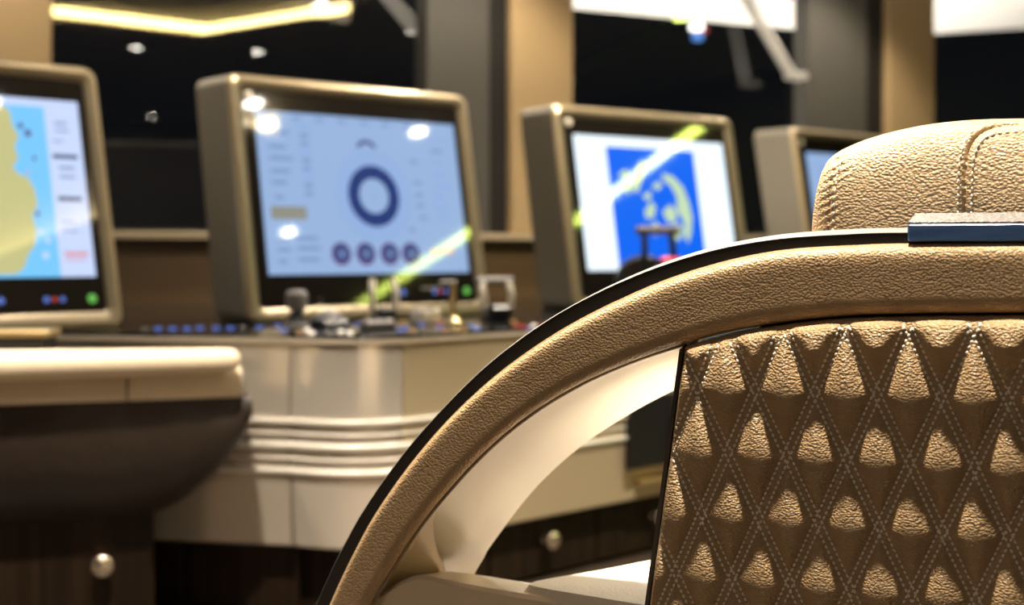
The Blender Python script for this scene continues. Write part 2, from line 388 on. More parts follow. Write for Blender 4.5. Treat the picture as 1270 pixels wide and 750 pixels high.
# ------------------------------------------------------------------ console
A = radians(40.5); U = Vector((cos(A), sin(A), 0)); INN = Vector((-sin(A), cos(A), 0))
ZW = HC-0.166
UR = Vector((0.72, 0.695, 0)).normalized()
Pn0, Pn1 = Vector((-0.435, 2.61, 0)), Vector((-0.2135, 2.61, 0))
left_path = [Vector((-1.75, 2.865, 0)), Vector((-1.2, 2.758, 0)), Vector((-0.8, 2.68, 0)), Pn0]
def arc(n=17):
    out = []
    for i in range(n):
        t = i/(n-1); p = Pn0.lerp(Pn1, t); p = p+Vector((0.0, -0.034*4*t*(1-t)*(0.85+0.3*t), 0)); out.append(p)
    return out
nose_path = arc()
right_path = [Pn1+UR*s for s in (0, 0.4, 0.9, 1.5, 2.3)]
def nrm(path, i):
    a, b = path[max(i-1, 0)], path[min(i+1, len(path)-1)]
    t = (b-a).normalized(); return Vector((t.y, -t.x, 0))
def sweep(path, prof, closed=True):
    """prof = [(outward offset, z)]"""
    rs = [[p+nrm(path, i)*o+Vector((0, 0, z)) for o, z in prof] for i, p in enumerate(path)]
    return loft(rs, closed, closed, closed)
con = empty('bridge_console', (-0.3, 2.9, 0)); CO = Vector(con.location)
tag(con, 'low curved bridge console in champagne lacquer with a black glossy worktop', 'console')
full = left_path[:-1]+nose_path+right_path[1:]
back = [wl(3.3, 0.06, 0), wl(-0.98, 0.06, 0)]
bk = [Vector((p.x, p.y, 0)) for p in back]
def slab(path, z0, z1):
    n = len(path); v = [p+Vector((0, 0, z0)) for p in path]+[p+Vector((0, 0, z1)) for p in path]
    f = [tuple(range(n)), tuple(range(n, 2*n))]+[(i, (i+1) % n, n+(i+1) % n, n+i) for i in range(n)]
    return v, f
wpath = [p+nrm(full, i)*0.012 for i, p in enumerate(full)]
obj('worktop', slab(wpath+bk, ZW-0.005, ZW), 'worktop', con, off=CO)
obj('edge_strip', sweep(full, [(-0.01, ZW-0.018), (0.006, ZW-0.018), (0.010, ZW-0.013), (0.010, ZW-0.0055), (-0.01, ZW-0.0055)]), 'cream_edge', con, 30, off=CO)
ZF = HC-0.584
prof = [(-0.02, ZW-0.020), (0, ZW-0.020), (0.0, HC-0.325), (-0.004, HC-0.33), (-0.004, HC-0.45), (-0.008, HC-0.50), (-0.012, ZF+0.004), (-0.016, ZF), (-0.03, ZF)]
def trim_ends(path, e0, e1):
    q = list(path); q[0] = q[0]+(q[1]-q[0]).normalized()*e0; q[-1] = q[-1]+(q[-2]-q[-1]).normalized()*e1; return q
obj('fascia_panel', sweep(trim_ends(left_path, 0, 0.0015), prof), 'fascia_left', con, 30, off=CO)
obj('fascia_panel', sweep(trim_ends(nose_path, 0.0015, 0.0015), prof), 'nose', con, 30, off=CO)
obj('fascia_panel', sweep(trim_ends(right_path, 0.0015, 0), prof), 'fascia', con, 30, off=CO)
for z, r in ((HC-0.336, 0.0055), (HC-0.384, 0.006), (HC-0.434, 0.0055), (HC-0.360, 0.002), (HC-0.409, 0.002)):
    pr = [(-0.012, z-r), (-0.003+r*0.5, z-r), (r*0.85, z-r*0.5), (r, z), (r*0.85, z+r*0.6), (r*0.45, z+r), (-0.012, z+r)]
    obj('rib', sweep(full[2:], pr), 'rib', con, 60, off=CO)
# dark core behind the panels and recessed plinth cabinets
core = [p-nrm(full, i)*0.03 for i, p in enumerate(full)]
obj('core', slab(core+bk, ZF+0.002, ZW-0.0055), 'wenge', con, off=CO)
def cabinet(path_pts, z0, z1, knob_px=None, knob_path=None):
    pass
pl = [p-nrm(full, i)*0.07 for i, p in enumerate(full)]
obj('plinth', slab(pl+bk, 0.0, ZF+0.002), 'wenge', con, off=CO)
def door(p0, p1, z0, z1, knob=None, th=0.018):
    t = (p1-p0).normalized(); n = Vector((t.y, -t.x, 0)); W = (p1-p0).length
    def xf(p): return p0+t*p.x+n*(-p.y)+Vector((0, 0, p.z))
    d = obj('cabinet_door', box(0.003, W-0.003, -th, 0, z0, z1, 0.002, xf), 'wenge', con, off=CO)
    if knob:
        kx, kz = knob; c = p0+t*kx+n*th+Vector((0, 0, kz))
        obj('knob', lathe([(0.011, 0), (0.008, 0.006), (0.014, 0.014), (0.019, 0.020), (0.020, 0.028), (0.015, 0.033), (0.002, 0.035)], 20, c, n), 'knob', d, 40, off=CO)
rp = [Pn1+UR*s-Vector((UR.y, -UR.x, 0))*0.07 for s in (0.02, 0.28, 0.62, 1.0, 1.5, 2.2)]
for i in range(5): door(rp[i], rp[i+1], 0.012, ZF-0.004, (0.17, 0.088) if i == 1 else (0.05, 0.085) if i == 0 else (0.2, 0.088))
lp = [Vector((-1.2, 2.758, 0)), Vector((-0.68, 2.657, 0)), Pn0]
for i in range(2):
    nn = Vector((0.19, -1, 0)).normalized()*(-0.07); nn = Vector((-0.19, -0.98, 0)).normalized()*(-0.07)
    door(lp[i]+nn, lp[i+1]+nn, 0.012, ZF-0.004)
# left wing: padded rail, cream strip, dark upholstered underside, cabinet
W0, W1 = Vector((-1.25, 2.235, 0)), Vector((-0.530, 2.476, 0))
WT = (W1-W0).normalized(); WN = Vector((WT.y, -WT.x, 0)); WLn = (W1-W0).length
def wg(s, o, z): return W0+WT*s+WN*o+Vector((0, 0, z))
n = 24; pts = []; rad = []
for i in range(n+1):
    s = WLn*i/n; r = 0.034-0.012*(i/n); pts.append(wg(s, 0.022, 0.527)); rad.append(r)
for k in range(1, 7):
    a = k/6*pi/2; pts.append(wg(WLn+0.022*sin(a), 0.022, 0.527)); rad.append(max(0.022*cos(a), 0.001))
obj('padded_rail', tube(pts, rad, 20), 'cream_leather', con, 50, off=CO)
def strip_part(s0, s1):
    rs = [[wg(s, -0.012, 0.510), wg(s, -0.006, 0.500), wg(s, -0.002, 0.464), wg(s, -0.008, 0.455), wg(s, -0.05, 0.455), wg(s, -0.05, 0.51)] for s in (s0, s1)]
    return loft(rs, True, True, True)
ssm = WLn*0.765
obj('rail_panel', strip_part(0, ssm-0.002), 'cream_leather', con, 40, off=CO)
obj('rail_panel', strip_part(ssm+0.002, WLn+0.028), 'cream_leather', con, 40, off=CO)
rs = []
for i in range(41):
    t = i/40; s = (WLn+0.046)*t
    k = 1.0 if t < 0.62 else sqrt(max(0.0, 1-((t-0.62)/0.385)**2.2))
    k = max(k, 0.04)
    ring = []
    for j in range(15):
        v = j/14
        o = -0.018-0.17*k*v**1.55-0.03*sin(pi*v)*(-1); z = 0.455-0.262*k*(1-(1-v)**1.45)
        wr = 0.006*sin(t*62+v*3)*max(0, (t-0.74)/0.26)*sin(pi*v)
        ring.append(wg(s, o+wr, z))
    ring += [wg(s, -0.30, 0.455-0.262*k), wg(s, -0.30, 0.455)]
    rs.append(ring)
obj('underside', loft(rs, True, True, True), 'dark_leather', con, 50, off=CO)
def wing_s(x, o):
    r = ray(x, YH); q = W0+WN*o; det = WT.x*(-r.y)+r.x*WT.y
    return ((-q.x)*(-r.y)+r.x*(-q.y))/det
CB = wing_s(192, -0.11)
obj('wing_cabinet', loft([[wg(s, -0.13, z) for s, z in ((0, 0.0), (CB, 0.0), (CB, 0.30), (0, 0.30))], [wg(s, -0.40, z) for s, z in ((0, 0.0), (CB, 0.0), (CB, 0.30), (0, 0.30))]], True, True, True), 'wenge', con, off=CO)
kp = P(128, 711, 2.43); sk = (kp-W0).dot(WT)
door(wg(0.05, -0.129, 0), wg(CB-0.004, -0.129, 0), 0.012, 0.295, (sk-0.05, kp.z))
sl_ = wing_s(40, -0.16)
obj('worktop', loft([[wg(s, o, z) for o, z in ((-0.21, ZW-0.006), (-0.40, ZW-0.006), (-0.40, ZW), (-0.21, ZW))] for s in (-0.25, sl_)], True, True, True), 'worktop', con, off=CO)
# brass-lidded tray at the foot of the chart display
tb = empty('tray_box', P(20, 418, 2.44)); 
bp = Vector(tb.location); bp.z = 0.512; tb.location = bp
obj('tray_body', box(-0.14, 0.060, -0.03, 0.05, 0.0, 0.058, 0.003), 'black', tb); obj('brass_lid', box(-0.145, 0.068, -0.034, 0.055, 0.058, 0.072, 0.003), 'brass', tb)
tb.rotation_euler = (0, 0, radians(4)); tag(tb, 'black tray box with a brass lid in front of the sea chart display', 'tray')
obj('shelf', loft([[wg(s, o, z) for o, z in ((0.0, 0.507), (-0.36, 0.507), (-0.36, 0.5118), (0.0, 0.5118))] for s in (0, WLn)], True, True, True), 'dark_leather', con, off=CO)
# equipment recess on the right fascia
fn = Vector((UR.y, -UR.x, 0))
def rf(s, o, z): return Pn1+UR*s+fn*o+Vector((0, 0, z))
def rpx(x):
    r = ray(x, YH); t = Pn1.dot(fn)/r.dot(fn) if False else None
    # solve Pn1+UR*s = r*d
    det = UR.x*(-r.y)-(-r.x)*UR.y
    return ((-Pn1.x)*(-r.y)-(-r.x)*(-Pn1.y))/det
s0, s1 = rpx(776), rpx(905)
rcz = (HC-0.345, HC-0.505)
v = [rf(s, o, z) for o in (0.0, 0.016) for s, z in ((s0, rcz[1]), (s1, rcz[1]), (s1, rcz[0]), (s0, rcz[0]))]
obj('equipment_plate', loft([v[:4], v[4:]], True, True, True), 'black', con, off=CO)
sm = rpx(846)
obj('equipment_drum', lathe([(0.001, -0.10), (0.045, -0.09), (0.055, -0.05), (0.057, 0), (0.055, 0.05), (0.045, 0.09), (0.001, 0.1)], 24, rf(sm, 0.03, HC-0.415), (0, 0, 1)), 'grey', con, 50, off=CO)
obj('brass_ledge', loft([[rf(s, o, z) for o, z in ((-0.01, HC-0.545), (0.014, HC-0.545), (0.014, HC-0.535), (-0.01, HC-0.535))] for s in (rpx(790), s1)], True, True, True), 'brass', con, off=CO)

# ------------------------------------------------------------------ display pods
PWD, PH, PD, TIL = 0.70, 0.572, 0.175, radians(10)
def sh(p): return Vector((p.x, p.y+p.z*tan(TIL), p.z))
def rrect(x0, x1, z0, z1, r, y, n=7):
    out = []
    for cx, cz, a0 in ((x1-r, z0+r, -pi/2), (x1-r, z1-r, 0), (x0+r, z1-r, pi/2), (x0+r, z0+r, pi)):
        for k in range(n):
            a = a0+pi/2*k/(n-1); out.append(sh(Vector((cx+r*cos(a), y, cz+r*sin(a)))))
    return out
def rr(i, y, r): return rrect(i, PWD-i, i, PH-i, r, y)
SX0, SX1, SZ0, SZ1 = 0.09*PWD, 0.925*PWD, 0.19*PH, 0.858*PH
def sp(a, b, lift): return sh(Vector((SX0+(SX1-SX0)*a, 0.0075-lift, SZ0+(SZ1-SZ0)*b)))
def spoly(pts, lift): return [sp(a, b, lift) for a, b in pts], [tuple(range(len(pts)))]
ASP = (SX1-SX0)/(SZ1-SZ0)
def disc(a, b, r, lift, n=40, rx=1.0): return spoly([(a+r*rx*cos(2*pi*k/n)/ASP, b+r*sin(2*pi*k/n)) for k in range(n)], lift)
def annulus(a, b, r0, r1, lift, n=48, t0=0, t1=2*pi):
    v, f = [], []
    for k in range(n+1):
        t = t0+(t1-t0)*k/n
        for r in (r0, r1): v.append(sp(a+r*cos(t)/ASP, b+r*sin(t), lift))
    for k in range(n): f.append((2*k, 2*k+1, 2*k+3, 2*k+2))
    return v, f
def rect(a0, a1, b0, b1, lift): return spoly([(a0, b0), (a1, b0), (a1, b1), (a0, b1)], lift)
def make_pod(s, label, side='bronze_side', rz=0.0):
    base = Vector(POD0)+U*s; base.z = ZW+0.0005
    p = empty('display_pod', base, A+rz); tag(p, label, 'monitor', 'display pods along the console')
    obj('housing', loft([rr(0.014, PD, 0.02), rr(0.0, PD-0.014, 0.027), rr(0.0, 0.014, 0.027)], True, True, False), side, p, 30)
    obj('lit_chamfer', loft([rr(0.0, 0.014, 0.027), rr(0.003, 0.004, 0.026), rr(0.012, 0.0, 0.022)], True), 'bronze_lit', p, 50)  # chamfer highlight is put into its paler colour
    obj('bezel_frame', loft([rr(0.012, 0.0, 0.022), rr(0.022, 0.0, 0.018), rr(0.034, 0.010, 0.012), rr(0.036, 0.012, 0.012)], True), 'bronze', p, 50)
    gp = obj('display_glass', ([q for q in rr(0.0345, 0.0085, 0.012)], [tuple(range(28))]), 'glass_black', p)
    return p
POD0 = P(310, 402, 2.97)
def bezel_leds(p, which):
    for x, c, r in which:
        cpt = sh(Vector((x*PWD, 0.0085, 0.108*PH)))
        obj('status_light', lathe([(r, 0), (r, 0.0012), (r*0.5, 0.002)], 14, cpt, (0, -cos(TIL), sin(TIL))), c, p)
    cpt = sh(Vector((0.075*PWD, 0.0085, 0.915*PH)))
    obj('corner_disc', lathe([(0.011, 0), (0.011, 0.002), (0.004, 0.004)], 16, cpt, (0, -cos(TIL), sin(TIL))), 'cream_edge', p)  # pale disc at the upper left of the display glass
LE = [(0.62, 'led_blue', 0.008), (0.76, 'led_blue', 0.007), (0.785, 'led_red', 0.005), (0.81, 'led_blue', 0.006), (0.905, 'led_green', 0.010)]
TIL = radians(13)
pod_a = make_pod(-1.0, 'bronze display pod with a yellow and cyan sea chart on screen', 'bronze_side', rz=radians(4))
q_ = P(156, 405, 2.88)-Vector((cos(A+radians(4)), sin(A+radians(4)), 0))*PWD; pod_a.location = (q_.x, q_.y, ZW+0.0005)
sc = obj('screen', rect(0, 1, 0, 1, 0.0002), 's_cyan', pod_a)
land = [(0, 0), (0.50, 0.02), (0.56, 0.05), (0.60, 0.12), (0.66, 0.18), (0.68, 0.26), (0.66, 0.34), (0.71, 0.40), (0.70, 0.48), (0.66, 0.55), (0.60, 0.565), (0.55, 0.60), (0.60, 0.66), (0.58, 0.72), (0.62, 0.78), (0.58, 0.84), (0.57, 0.92), (0.50, 0.96), (0, 0.96)]
obj('chart_land', spoly([(a if a == 0 else 0.70+(a-0.5)*0.5, b) for a, b in land], 0.0006), 's_land1', sc)
obj('data_panel', rect(0.865, 1.0, 0, 1, 0.0006), 's_panel1', sc)
obj('top_bar', rect(0, 1, 0.955, 1, 0.0009), 's_panel1', sc)
for (a0, a1, b0, b1, c) in ((0.83, 0.975, 0.665, 0.69, 's_ink'), (0.86, 0.95, 0.605, 0.622, 's_text'), (0.86, 0.95, 0.555, 0.570, 's_text'), (0.835, 0.975, 0.425, 0.45, 's_ink'), (0.86, 0.93, 0.86, 0.875, 's_text'), (0.86, 0.94, 0.82, 0.832, 's_text'), (0.84, 0.90, 0.76, 0.77, 's_text'), (0.84, 0.92, 0.30, 0.31, 's_text'), (0.84, 0.93, 0.25, 0.26, 's_text'), (0.84, 0.975, 0.115, 0.140, 's_rose'), (0.84, 0.96, 0.09, 0.10, 's_rose')):
    obj('text_line', rect(0.88+(a0-0.83)*0.68, 0.88+(a1-0.83)*0.68, b0, b1, 0.0010), c, sc)
for a, b, r in ((0.70, 0.35, 0.014), (0.69, 0.80, 0.02), (0.64, 0.84, 0.016), (0.66, 0.58, 0.01), (0.72, 0.66, 0.012)):
    obj('chart_mark', disc(0.70+(a-0.5)*0.5, b, r, 0.0009, 12), 's_purple' if r > 0.011 else 's_rose', sc)
for a, b, r in ((0.73, 0.12, 0.02), (0.76, 0.2, 0.015), (0.71, 0.25, 0.014)): obj('shoal', disc(0.70+(a-0.5)*0.5, b, r, 0.0007, 14), 's_panel1', sc)
bezel_leds(pod_a, LE)
TIL = radians(10)

pod_b = make_pod(0.0, 'bronze display pod with a round navy dial on a pale blue screen')
sc = obj('screen', rect(0, 1, 0, 1, 0.0002), 's_blue', pod_b)
RC = (0.535, 0.495)
obj('dial_halo', annulus(*RC, 0.265, 0.285, 0.0006), 's_faint', sc)
obj('dial_halo', annulus(*RC, 0.205, 0.235, 0.0006), 's_faint', sc)
obj('dial_ring', annulus(*RC, 0.113, 0.197, 0.0008), 's_navy', sc)
for k in range(12):
    t = 2*pi*k/12+0.13; obj('dial_mark', disc(RC[0]+0.16*cos(t)/ASP, RC[1]+0.16*sin(t), 0.011, 0.0010, 10), 's_navy2', sc)
obj('heading_arc', annulus(0.52, 0.77, 0.062, 0.088, 0.0008, 16, 0.5, pi-0.5), 's_navy2', sc)
obj('dial_centre', disc(*RC, 0.008, 0.0008, 10), 's_text', sc)
for a in (0.345, 0.465, 0.585, 0.695):
    gq = obj('gauge', disc(a, 0.125, 0.072, 0.0007, 28), 's_purple', sc)
    obj('gauge_face', disc(a+0.003, 0.13, 0.058, 0.0010, 24), 's_navy2', sc)
    obj('gauge_needle', disc(a+0.003, 0.125, 0.02, 0.0013, 12), 's_text', sc)
obj('olive_field', rect(0.035, 0.20, 0.335, 0.415, 0.0008), 's_olive', sc)
for i, (a0, a1, b) in enumerate(((0.05, 0.15, 0.86), (0.05, 0.13, 0.77), (0.05, 0.16, 0.70), (0.05, 0.14, 0.62), (0.05, 0.12, 0.55), (0.06, 0.10, 0.46), (0.05, 0.10, 0.20), (0.05, 0.11, 0.14), (0.05, 0.09, 0.07), (0.14, 0.24, 0.21), (0.14, 0.25, 0.15), (0.14, 0.24, 0.08),
        (0.85, 0.95, 0.88), (0.86, 0.92, 0.80), (0.86, 0.92, 0.72), (0.74, 0.78, 0.72), (0.86, 0.93, 0.64), (0.75, 0.79, 0.58), (0.86, 0.95, 0.56), (0.75, 0.79, 0.50), (0.85, 0.91, 0.49), (0.75, 0.79, 0.43), (0.85, 0.93, 0.42), (0.76, 0.80, 0.35), (0.86, 0.92, 0.36), (0.70, 0.73, 0.27))):
    obj('text_line', rect(a0, a1, b, b+0.022, 0.0008), 's_text' if a0 < 0.5 or i % 2 else 's_faint', sc)
for i in range(9): obj('text_line', rect(0.20, 0.245-0.004*(i % 3), 0.90-0.052*i, 0.925-0.052*i, 0.0008), 's_faint' if i % 3 == 0 else 's_text', sc)
for i in range(8): obj('menu_mark', rect(0.06+0.11*i, 0.10+0.11*i, 0.955, 0.975, 0.0008), 's_text', sc)
obj('red_field', rect(0.80, 0.93, 0.125, 0.155, 0.0008), 's_rose', sc)
obj('label_strip', (lambda v: (v, [(0, 1, 2, 3)]))([sh(Vector((x*PWD, 0.0078, z*PH))) for x, z in ((0.70, 0.118), (0.78, 0.118), (0.78, 0.130), (0.70, 0.130))]), 'grey', pod_b)
bezel_leds(pod_b, LE)

pod_c = make_pod(1.0, 'champagne display pod with a royal blue map and yellow coast on screen', 'bronze_side', rz=radians(-4.3))
sc = obj('screen', rect(0, 1, 0, 1, 0.0002), 's_white', pod_c)
obj('map_field', rect(0.195, 0.785, 0.0, 0.925, 0.0006), 's_blue3', sc)
blobs = [[(0.33, 0.60), (0.40, 0.80), (0.42, 0.84), (0.44, 0.80), (0.40, 0.66), (0.37, 0.58)], [(0.26, 0.72), (0.31, 0.76), (0.33, 0.72), (0.29, 0.68)], [(0.28, 0.62), (0.31, 0.67), (0.33, 0.62), (0.31, 0.56)],
         [(0.55, 0.74), (0.62, 0.72), (0.68, 0.64), (0.71, 0.52), (0.72, 0.40), (0.70, 0.28), (0.67, 0.20), (0.65, 0.26), (0.66, 0.36), (0.62, 0.46), (0.63, 0.56), (0.60, 0.64), (0.55, 0.69)],
         [(0.47, 0.64), (0.52, 0.68), (0.54, 0.64), (0.50, 0.60)], [(0.40, 0.44), (0.45, 0.52), (0.48, 0.48), (0.46, 0.40), (0.41, 0.38)], [(0.44, 0.34), (0.47, 0.37), (0.49, 0.32), (0.47, 0.26), (0.44, 0.26)],
         [(0.52, 0.44), (0.58, 0.50), (0.62, 0.44), (0.60, 0.36), (0.55, 0.36)], [(0.55, 0.32), (0.62, 0.36), (0.65, 0.30), (0.61, 0.22), (0.56, 0.24)], [(0.40, 0.56), (0.45, 0.60), (0.46, 0.55), (0.42, 0.52)]]
for bl in blobs: obj('map_land', spoly(bl, 0.0010), 's_land3', sc)
bezel_leds(pod_c, LE)
pod_d = make_pod(2.07, 'champagne display pod half hidden behind the chair headrest', 'bronze_side')
sc = obj('screen', rect(0, 1, 0, 1, 0.0002), 's_blue', pod_d)
obj('map_field', rect(0.1, 0.6, 0.1, 0.9, 0.0006), 's_faint', sc)
bezel_leds(pod_d, LE)

# ------------------------------------------------------------------ controls on the worktop
def at(x, y): return onz(x, y, ZW)
def ctl(name, x, y, label, cat, group=None, rz=None):
    c = at(x, y); c.z = ZW+0.0003
    return tag(empty(name, c, A if rz is None else rz), label, cat, group)
j = ctl('joystick', 368, 404, 'dark stubby joystick with a ribbed grip below the dial display', 'joystick')
obj('base_plate', lathe([(0.030, 0), (0.030, 0.004), (0.026, 0.007)], 24), 'grey', j, 35)
obj('boot', lathe([(0.024, 0.007), (0.022, 0.014), (0.017, 0.022), (0.012, 0.034)], 20), 'black', j, 50)
obj('grip', lathe([(0.012, 0.034), (0.022, 0.038), (0.024, 0.050), (0.022, 0.052), (0.024, 0.054), (0.024, 0.070), (0.018, 0.078), (0.002, 0.079)], 20), 'grey', j, 35)
t = ctl('trackball', 408, 403.5, 'small dark trackball dome beside the stubby joystick', 'trackball')
obj('housing', box(-0.036, 0.036, -0.036, 0.036, 0, 0.012, 0.005), 'black', t)
obj('ball', lathe([(0.028*cos(a), 0.012+0.024*sin(a)) for a in [k*pi/16 for k in range(8)]]+[(0.0005, 0.036)], 24), 'grey', t, 'all')
obj('collar', lathe([(0.034, 0.012), (0.034, 0.016), (0.029, 0.018), (0.028, 0.013)], 24), 'ring', t, 40)
def twin(x, y, label, wd, hgt, lean=0.012, bar=True):
    q = ctl('twin_throttle', x, y, label, 'throttle', 'twin lever throttles', 0.35)
    obj('base', box(-wd*0.42, wd*0.42, -0.035, 0.045, 0, 0.034, 0.006), 'black', q)
    for s in (-1, 1):
        pts = spline([(s*wd/2-0.006*s, 0, 0.012), (s*wd/2, -0.004, hgt*0.35), (s*wd/2+0.002*s, -lean*0.3, hgt*0.7), (s*wd/2-0.002*s, lean, hgt)], 9)
        obj('lever', tube(pts, 0.0075, 10), 'ivory', q, 50)
    if bar: obj('grip_bar', tube([(-wd/2-0.012, lean, hgt), (wd/2+0.012, lean, hgt)], 0.009, 12), 'grey', q, 40)
    return q
twin(476, 400, 'twin lever throttle with ivory levers left of the slim brass lever', 0.052, 0.098, bar=False)
twin(616, 396, 'twin lever throttle with ivory levers under a grey grip bar', 0.068, 0.092)
s_ = ctl('lever_switch', 562, 402, 'slim brass lever on a round base between the two ivory throttles', 'lever')
obj('base', lathe([(0.026, 0), (0.026, 0.006), (0.015, 0.011), (0.009, 0.02)], 20), 'brass', s_, 40)
obj('stem', lathe([(0.008, 0.012), (0.0075, 0.092), (0.001, 0.094)], 14), 'brass', s_, 40)
obj('cross_grip', tube([(-0.036, 0.0, 0.092), (0.006, 0, 0.092)], 0.007, 10), 'grey', s_, 40)
# black wheel throttle in front of the blue map display
c = P(812, 398, 3.40); c.z = ZW+0.0003
th = tag(empty('wheel_throttle', c, 0.2), 'black round-bodied throttle with a grey grip and red cap before the blue map display', 'throttle')
obj('plinth', box(-0.085, 0.06, -0.05, 0.05, 0, 0.02, 0.005), 'black', th)
obj('round_body', lathe([(0.002, -0.035), (0.066, -0.035), (0.074, -0.026), (0.074, 0.026), (0.066, 0.035), (0.002, 0.035)], 32, (-0.03, 0, 0.080), (0.25, 1, 0)), 'black', th, 35)
for s in (-0.036, 0.038): obj('lever', tube(spline([(s*0.7, -0.03, 0.06), (s, -0.035, 0.13), (s, -0.03, 0.175), (s*0.96, -0.02, 0.212)], 9), 0.009, 10), 'black', th, 50)
obj('grip_bar', tube([(-0.055, -0.02, 0.216), (0.058, -0.02, 0.216)], 0.011, 12), 'grey', th, 40)
obj('red_cap', lathe([(0.03, 0), (0.03, 0.022), (0.022, 0.030), (0.002, 0.032)], 20, (0.035, -0.02, 0.118)), 'red', th, 40)
obj('cap_stem', lathe([(0.022, 0.0), (0.022, 0.1)], 16, (0.035, -0.02, 0.019)), 'black', th, 40)
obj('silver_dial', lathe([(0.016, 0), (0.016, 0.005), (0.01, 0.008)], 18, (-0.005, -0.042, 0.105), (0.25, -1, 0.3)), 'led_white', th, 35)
# keypads, buttons and lamps let into the worktop
def flush(name, x, y, m, r=None, wdt=None, h=0.004):
    p = at(x, y)-CO; p.z = ZW
    if r: vf = lathe([(r, 0.0002), (r, h*0.7), (r*0.75, h)], 14, p)
    else:
        wv, dv = wdt; vf = box(-wv/2, wv/2, -dv/2, dv/2, 0.0002, h, 0.001, lambda q: Matrix.Rotation(A, 3, 'Z') @ q+p)
    obj(name, vf, m, con)
for x, y in ((180, 409), (196, 408), (214, 408), (232, 408), (248, 407), (268, 407), (286, 407), (300, 406), (322, 406), (336, 406)):
    flush('key', x, y, 'led_blue' if (int(x) % 3) else 'grey', wdt=(0.016, 0.007))  # blue glow stands in for pale reflections on the worktop
for x, y, m in ((345, 404, 'led_blue'), (352, 410, 'led_blue'), (381, 409, 'led_white'), (387, 413.0, 'led_white'), (423, 411, 'led_white'), (434, 413, 'led_white'), (372, 412, 'led_amber'), (410, 399, 'led_blue'), (430, 401, 'led_blue'), (443, 403, 'led_blue'), (453, 404, 'led_blue'),
                (496, 409, 'led_blue'), (503, 407, 'led_blue'), (512, 410, 'led_amber'), (523, 403, 'led_blue'), (500, 399, 'led_amber'), (545, 401, 'led_red'), (545, 406, 'led_blue'), (552, 410, 'led_amber'), (575, 409, 'led_amber'), (585, 404, 'led_blue'), (592, 408, 'led_blue'), (637, 399, 'led_amber'), (641, 404, 'led_red'), (650, 405, 'led_red'), (662, 404, 'led_white'), (671, 404, 'led_red'), (684, 403, 'led_red'), (656, 408, 'led_blue')):
    flush('button', x, y, m, r=0.0065 if m != 'led_white' else 0.0055)
def keypad(x, y, wv, dv, hv, m, label):
    k = ctl('keypad', x, y, label, 'keypad'); obj('body', box(-wv/2, wv/2, -dv/2, dv/2, 0, hv, 0.003), m, k)
    for i in range(4):
        for q in range(2): obj('key', box(-wv/2+wv*(i+0.18)/4, -wv/2+wv*(i+0.82)/4, -dv/2+dv*(q+0.2)/2, -dv/2+dv*(q+0.8)/2, hv, hv+0.003, 0.001), 'ivory' if (i+q) % 3 == 0 else 'black', k)
keypad(468, 407, 0.075, 0.035, 0.016, 'grey', 'grey keypad with pale keys in front of the left ivory throttle')
keypad(528, 401, 0.06, 0.045, 0.030, 'ivory', 'pale raised keypad beside the slim brass lever')

# ------------------------------------------------------------------ chair
BY, PHI = radians(22), radians(8)
E1 = Vector((cos(BY), -sin(BY), 0)); NC = Vector((-sin(BY)*cos(PHI), -cos(BY)*cos(PHI), -sin(PHI))); E2 = Vector((-sin(BY)*sin(PHI), -cos(BY)*sin(PHI), cos(PHI)))
OC = P(850, 430, 1.10)
def cl(x, y, w=0.0):
    """photo pixel -> (s,z) on the chair's back plane pushed w into the chair"""
    pl_ = OC-NC*w; o = Vector((0, 0, HC)); r = ray(x, y)
    t = (pl_-o).dot(NC)/r.dot(NC); h = o+r*t-pl_
    return Vector((h.dot(E1), h.dot(E2), 0))
def cw(s, z, w=0.0): return OC+E1*s+E2*z-NC*w       # w>0 away from the viewer
SC = cl(1305, 290).x                                 # centre line of the chair
seat_c = cw(SC, 0, 0.26)
ch = empty('helm_chair', Vector((seat_c.x, seat_c.y, 0))); CH = Vector(ch.location)
tag(ch, 'tan leather helm chair with diamond quilted back, arched carbon rim and headrest', 'chair')
def mir(pts): return [Vector((2*SC-p.x, p.y, p.z)) for p in pts]
def cpath(px, n, w=0.0, mirror=True):
    pts = spline([cl(x, y, w) for x, y in px], n)
    # resample evenly by arc length
    L_ = [0]
    for a, b in zip(pts, pts[1:]): L_.append(L_[-1]+(b-a).length)
    out = []
    k = 0
    for i in range(n):
        d = L_[-1]*i/(n-1)
        while k < n-2 and L_[k+1] < d: k += 1
        q = (d-L_[k])/max(L_[k+1]-L_[k], 1e-9); out.append(pts[k].lerp(pts[k+1], q))
    if mirror:
        m_ = mir(out)[::-1]
        out = out+[p for p in m_ if p.x > out[-1].x+1e-4]
    return out
rim_px = [(352, 830), (372, 790), (388, 755), (413, 700), (445, 640), (491, 573), (545, 510), (610, 447), (690, 390), (780, 345), (870, 314), (960, 297), (1060, 290), (1126, 288.5), (1305, 287.5)]
bnd_px = [(372, 830), (390, 790), (405, 755), (429, 702), (462, 640), (508, 574), (560, 514), (622, 458), (700, 405), (790, 360), (872, 330), (962, 310), (1062, 303), (1126, 301), (1305, 299)]
inn_px = [(425, 830), (442, 790), (458, 750), (480, 712), (508, 668), (545, 620), (597, 564), (655, 516), (720, 477), (785, 449), (848, 428), (930, 408), (1030, 395), (1126, 391), (1305, 389.5)]
NP = 150
rim = cpath(rim_px, NP); bnd = cpath(bnd_px, NP); inn_ = cpath(inn_px, NP)
def band(o_, i_, prof, name, m, sm=40, closed=True):
    rs = []
    n_ = min(len(o_), len(i_))
    for k in range(n_):
        a, b = o_[k], i_[k]
        rs.append([cw(*(a.lerp(b, t).xy), w_) for t, w_ in prof])
    return obj(name, loft(rs, closed, closed, closed), m, ch, sm, off=CH)
